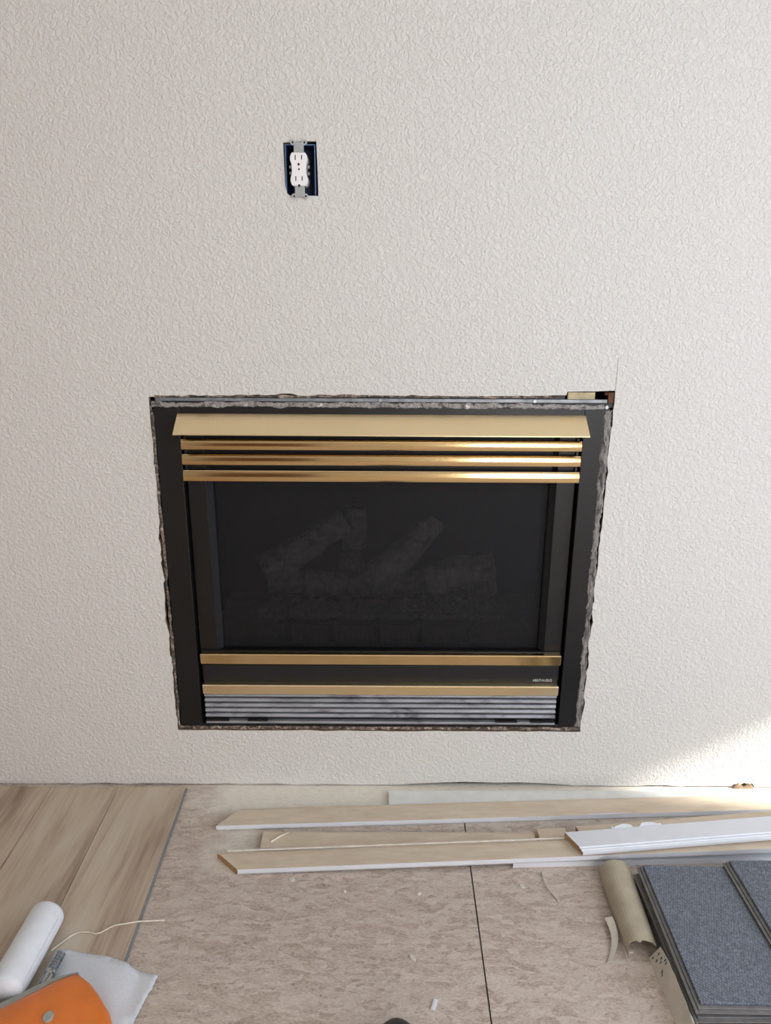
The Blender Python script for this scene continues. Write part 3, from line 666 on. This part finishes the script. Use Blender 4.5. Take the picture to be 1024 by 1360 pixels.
def plank(x0, x1, y0, y1, z, label, skew=0.0, bm_t=0.0135):
    p = empty('laminate_plank', ((x0+x1)/2, (y0+y1)/2, z), label, 'plank', 'spare planks in the carton')
    rot = Matrix.Rotation(skew, 3, 'Z'); cen = Vector(((x0+x1)/2, (y0+y1)/2, 0))
    def fin(bm): bmesh.ops.rotate(bm, verts=bm.verts, cent=cen, matrix=rot); return bm
    t = bm_t
    obj('core', fin(mkbox(x0+0.006, x1, y0+0.006, y1, z, z+t*0.6)), 'plank_core', p, bevel=0.001)
    bm = bmesh.new(); extr = [(x0, z+t*0.38), (x0+0.0055, z+t*0.38), (x0+0.0055, z+t*0.10), (x0+0.0035, z+t*0.10), (x0+0.0015, z+t*0.2), (x0, z+t*0.2)]
    loft(bm, [[(a, y0, b) for a, b in extr], [(a, y1, b) for a, b in extr]]); obj('locking_lip', fin(bm), 'plank_core', p)
    bm = bmesh.new(); extr = [(y0, z+t*0.42), (y0+0.0055, z+t*0.42), (y0+0.0055, z+t*0.1), (y0+0.003, z+t*0.1), (y0, z+t*0.22)]
    loft(bm, [[(x0+0.006, a, b) for a, b in extr], [(x1, a, b) for a, b in extr]]); obj('locking_lip', fin(bm), 'plank_core', p)
    tag(obj('foam_backing', fin(mkbox(x0+0.012, x1-0.003, y0+0.012, y1-0.002, z+t*0.6+0.0002, z+t)), 'foam_backing', p, bevel=0.0012), 'dimpled grey foam backing')
    return p
plank(0.548, 0.752, -0.672, -0.336, 0.0035, 'bottom grey-backed plank resting on the carton base', R(0.0))
plank(0.551, 0.753, -0.668, -0.333, 0.0177, 'second grey-backed plank from the bottom of the left stack', R(-0.6))
plank(0.549, 0.752, -0.671, -0.337, 0.0319, 'third grey-backed plank, just under the top one of the left stack', R(0.3))
plank(0.5535, 0.757, -0.667, -0.334, 0.0461, 'top grey plank of the left stack, dimpled foam backing facing up', R(-0.9))
plank(0.7620, 0.93, -0.72, -0.332, 0.0461, 'grey plank lying beside the top of the left stack under the rightmost one', 0.0)
plank(0.7610, 0.93, -0.72, -0.332, 0.0035, 'lowest grey plank at the right frame edge', 0.0)
plank(0.7612, 0.93, -0.72, -0.332, 0.0177, 'second grey plank from the bottom at the right frame edge', 0.0)
plank(0.7614, 0.93, -0.72, -0.332, 0.0319, 'third grey plank from the bottom at the right frame edge', 0.0)
plank(0.7405, 0.915, -0.74, -0.333, 0.0600, 'rightmost grey plank on top, overlapping the left stack', R(0.6))

# ------------------------------------------------------------------ tools and paper at the lower left
RL = empty('paper_roll', (-0.667, -0.56, 0.008), 'white soft roll with rounded end lying on the oak planks', 'roll')
bm = bmesh.new(); ax0, ax1 = Vector((-0.6655, -0.632, 0.042)), Vector((-0.6615, -0.4475, 0.042)); dd = (ax1-ax0).normalized(); pts = []; rr = []
for k in range(12): pts.append(ax0 + (ax1-ax0)*(k/11*0.93)); rr.append(0.033+0.0002*math.sin(k*2.1))
for k, (f_, q) in enumerate(((0.955, 0.98), (0.975, 0.9), (0.99, 0.72), (1.0, 0.42), (1.003, 0.12))): pts.append(ax0+(ax1-ax0)*f_); rr.append(0.033*q)
tube(bm, pts, rr, 24); obj('roll_body', bm, 'paper_white', RL, smooth=True)
bm = bmesh.new()
tube(bm, [ax0+dd*0.01+Vector((0.0335*math.cos(R(20)), 0, 0.0335*math.sin(R(20)))), ax1-dd*0.03+Vector((0.0335*math.cos(R(20)), 0, 0.0335*math.sin(R(20))))], 0.0009, 5); obj('wrap_edge', bm, 'paper_white', RL)
# cloth
bm = bmesh.new()
out = [(-0.6255, -0.512), (-0.605, -0.508), (-0.5876, -0.5132), (-0.555, -0.518), (-0.520, -0.523), (-0.4849, -0.5359), (-0.452, -0.551), (-0.4136, -0.5585), (-0.4150, -0.578), (-0.4237, -0.6161), (-0.4318, -0.6657), (-0.437, -0.71), (-0.455, -0.76), (-0.62, -0.76), (-0.632, -0.66), (-0.630, -0.57)]
dense = []
for k in range(len(out)):
    a = Vector(out[k]); b = Vector(out[(k+1) % len(out)]); n = max(1, int((b-a).length/0.0025)); rn = random.Random(k)
    for j in range(n): dense.append(a+(b-a)*(j/n)+Vector((rn.uniform(-1, 1), rn.uniform(-1, 1)))*0.0014)
vv = [bm.verts.new((p.x, p.y, 0)) for p in dense]; ed = [bm.edges.new((vv[k], vv[(k+1) % len(vv)])) for k in range(len(vv))]
bmesh.ops.triangle_fill(bm, use_beauty=True, edges=ed)
for _ in range(3): bmesh.ops.subdivide_edges(bm, edges=[e for e in bm.edges if e.calc_length() > 0.018], cuts=1)
bmesh.ops.triangulate(bm, faces=bm.faces)
for v in bm.verts:
    x, y = v.co.x, v.co.y
    lift = 0.0010+0.0022*max(0, noise.noise(Vector((x*14, y*9, 3)))+0.15)
    if x > -0.45: lift += 0.003*max(0, min(1, (x+0.45)/0.03))
    v.co.z = (0.0085 if x < -0.478 else 0.0085-0.0075*min(1, (x+0.478)/0.03)) + lift
cl = obj('white_cloth', bm, 'cloth_white', None, smooth=True)
sm = cl.modifiers.new('thickness', 'SOLIDIFY'); sm.thickness = 0.0008; sm.offset = 1
tag(cl, 'thin white cloth with frayed edge spread under the orange tool', 'cloth')
# loose thread
bm = bmesh.new(); tube(bm, spline([(-0.634, -0.514, 0.0125), (-0.6284, -0.5032, 0.0115), (-0.6043, -0.4716, 0.0100), (-0.5800, -0.4680, 0.0100), (-0.5594, -0.4713, 0.0100), (-0.5357, -0.4531, 0.0100), (-0.51, -0.447, 0.0105), (-0.4868, -0.4399, 0.0085), (-0.4384, -0.4321, 0.0035)], 5), 0.0016, 6)
tag(obj('string', bm, 'string_cream', smooth=True), 'cream string curling across the edge of the oak planks', 'string')
# threaded metal tip
TP = empty('threaded_tip', (-0.607, -0.555, 0.014), 'silver threaded metal tip lying between the white roll and orange tool', 'fitting')
P0, P1 = Vector((-0.6105, -0.598, 0.024)), Vector((-0.6055, -0.527, 0.024)); dv = P1-P0
bm = bmesh.new(); pts = []; rr = []
for k in range(25):
    t = 0.42+0.58*k/24; pts.append(P0+dv*t); rr.append(0.0072+(0.0013 if (k//2) % 2 else -0.0006)-(0.0025 if k > 22 else 0))
tube(bm, pts, rr, 12); obj('thread', bm, 'flange_metal', TP)
bm = bmesh.new(); tube(bm, [P0+dv*q for q in (0.0, 0.30, 0.33, 0.41, 0.43)], [0.0082, 0.0082, 0.0105, 0.0105, 0.008], 14); obj('collar', bm, 'steel', TP)
# orange tool
OT = empty('orange_tool', (-0.56, -0.70, 0.012), 'orange plastic tool with grey rim and grey button on the cloth', 'tool')
edge_ = [(-0.72, -0.695), (-0.6559, -0.662), (-0.6148, -0.6326), (-0.5796, -0.6058), (-0.5464, -0.5903), (-0.519, -0.6075), (-0.4967, -0.6276), (-0.4639, -0.663), (-0.4478, -0.6902), (-0.440, -0.74), (-0.445, -0.80), (-0.56, -0.83), (-0.70, -0.82)]
def ring(off, z, pts=edge_):
    c = Vector((-0.57, -0.72)); out = []
    for p in pts:
        p = Vector(p); d = (c-p); out.append((p.x+d.x*off, p.y+d.y*off, z))
    return out
bm = bmesh.new(); loft(bm, [ring(0.05, 0.014), ring(0.02, 0.020), ring(0.0, 0.036), ring(0.012, 0.044), ring(0.04, 0.050), ring(0.10, 0.0555), ring(0.22, 0.061), ring(0.5, 0.066)])
obj('tool_body', bm, 'orange_plastic', OT, smooth=True)
bm = bmesh.new(); rows = []
for k, p in enumerate(spline([(x, y, 0) for x, y in edge_[:5]], 6)):
    t = k/24; th = 0.015*(1-0.8*max(0, t-0.55)/0.45)
    rows.append([(p.x-0.001, p.y-0.001, 0.016), (p.x-th*0.35, p.y+th*0.8, 0.018), (p.x-th*0.35, p.y+th*0.8, 0.046), (p.x+0.001, p.y-0.002, 0.0490)])
loft(bm, rows); tag(obj('rim', bm, 'grey_plastic', OT, bevel=0.001), 'grey rim along the far edge')
bm = bmesh.new(); disc(bm, (-0.5545, -0.692, 0.050), 0.010, 'z', 0.020, 14, sx=0.85); tag(obj('button', bm, 'grey_plastic', OT, bevel=0.001), 'grey button')

# ------------------------------------------------------------------ shoe tip at the lower edge and small debris
SH = empty('shoe', (0.034, -0.78, 0.0), 'black shoe toe just showing at the bottom edge of the picture', 'shoe')
bm = bmesh.new(); rows = []
for k in range(14):
    t = (k/13)**2; y = -0.664-0.27*t; hw = 0.047*math.sqrt(max(0.0, 1-(1-min(1, t*4.0))**2))*(1-0.12*max(0, t-0.4))+0.004; hh = 0.026+0.034*math.sqrt(min(1, t*4.0))+0.03*max(0, t-0.5); row = []
    for j in range(16):
        a = 2*math.pi*j/16; row.append((0.034+hw*math.cos(a), y, 0.018+max(0, math.sin(a))*(hh-0.012)-(0.004 if math.sin(a) < -0.1 else 0)))
    rows.append(row)
loft(bm, rows); obj('upper', bm, 'shoe_black', SH, smooth=True)
bm = bmesh.new(); rows = []
for k in range(14):
    t = (k/13)**2; y = -0.660-0.28*t; hw = 0.050*math.sqrt(max(0.0, 1-(1-min(1, t*4.0))**2))+0.004
    rows.append([(0.034-hw, y, 0.0004), (0.034+hw, y, 0.0004), (0.034+hw, y, 0.017), (0.034-hw, y, 0.017)])
loft(bm, rows); obj('sole', bm, 'shoe_sole', SH, bevel=0.002)
def chip(x, y, sx, sy, rot, mat, label, h=0.002, z=0.0002):
    bm = bmesh.new(); rn = random.Random(int(x*1e4)); ring_ = []
    for k in range(7):
        a = 2*math.pi*k/7; q = rn.uniform(0.75, 1.1); c, s_ = math.cos(a)*sx*q, math.sin(a)*sy*q
        ring_.append((x+c*math.cos(rot)-s_*math.sin(rot), y+c*math.sin(rot)+s_*math.cos(rot)))
    loft(bm, [[(p[0], p[1], z) for p in ring_], [(x+(p[0]-x)*0.8, y+(p[1]-y)*0.8, z+h) for p in ring_]])
    return tag(obj('debris_chip', bm, mat), label, 'debris', 'chips scattered on the strand board')
bm = bmesh.new(); box(bm, 0.0995, 0.1075, -0.6235, -0.6015, 0.0003, 0.0022); box(bm, 0.1032, 0.1040, -0.6235, -0.6015, 0.0022, 0.0030)
bmesh.ops.rotate(bm, verts=bm.verts, cent=(0.1036, -0.6125, 0), matrix=Matrix.Rotation(R(-17), 3, 'Z'))
tag(obj('debris_chip', bm, 'trim_white'), 'rectangular white plastic sliver on the floor near the shoe', 'debris', 'chips scattered on the strand board')
chip(0.067, -0.514, 0.006, 0.010, 0.6, 'kraft_light', 'pale flake on the floor in the open area left of the dark seam')
chip(-0.191, -0.320, 0.009, 0.006, 0.1, 'kraft_light', 'pale crumb just in front of the frontmost trim board, left part', 0.003)
chip(-0.073, -0.352, 0.004, 0.004, 0.1, 'string_cream', 'tiny pale speck in front of the trim boards near the middle', 0.003)
chip(0.086, -0.357, 0.005, 0.004, 0.7, 'string_cream', 'tiny pale crumb in front of the trim boards just left of the seam', 0.003)
chip(0.311, -0.334, 0.006, 0.008, 0.7, 'kraft_light', 'pale flake right of the seam near the trim boards', 0.002)
chip(0.495, -0.497, 0.008, 0.006, 0.2, 'kraft_light', 'pale crumb beneath the curled kraft flap', 0.003)
bm = bmesh.new(); tube(bm, spline([(0.363, -0.296, 0.0022), (0.361, -0.318, 0.004), (0.366, -0.342, 0.0042), (0.374, -0.360, 0.003), (0.382, -0.3765, 0.0022)], 5), 0.0017, 5)
tag(obj('fibre_curl', bm, 'kraft_light', smooth=True), 'curled tan fibre on the floor in front of the white board end', 'string')
bm = bmesh.new(); rows = []; rn = random.Random(2)
for k in range(9):
    t = k/8; x = 0.918+0.052*t; h = 0.004+0.010*abs(math.sin(t*6.0))*(1 if 0.1 < t < 0.95 else 0.3)
    rows.append([(x, -0.006, 0.0004), (x, -0.004, h), (x, -0.001, h), (x, -0.001, 0.0004)])
loft(bm, rows); tag(obj('plaster_crumbs', bm, 'gypsum'), 'small brown broken plasterboard scrap at the wall foot, far right', 'debris')
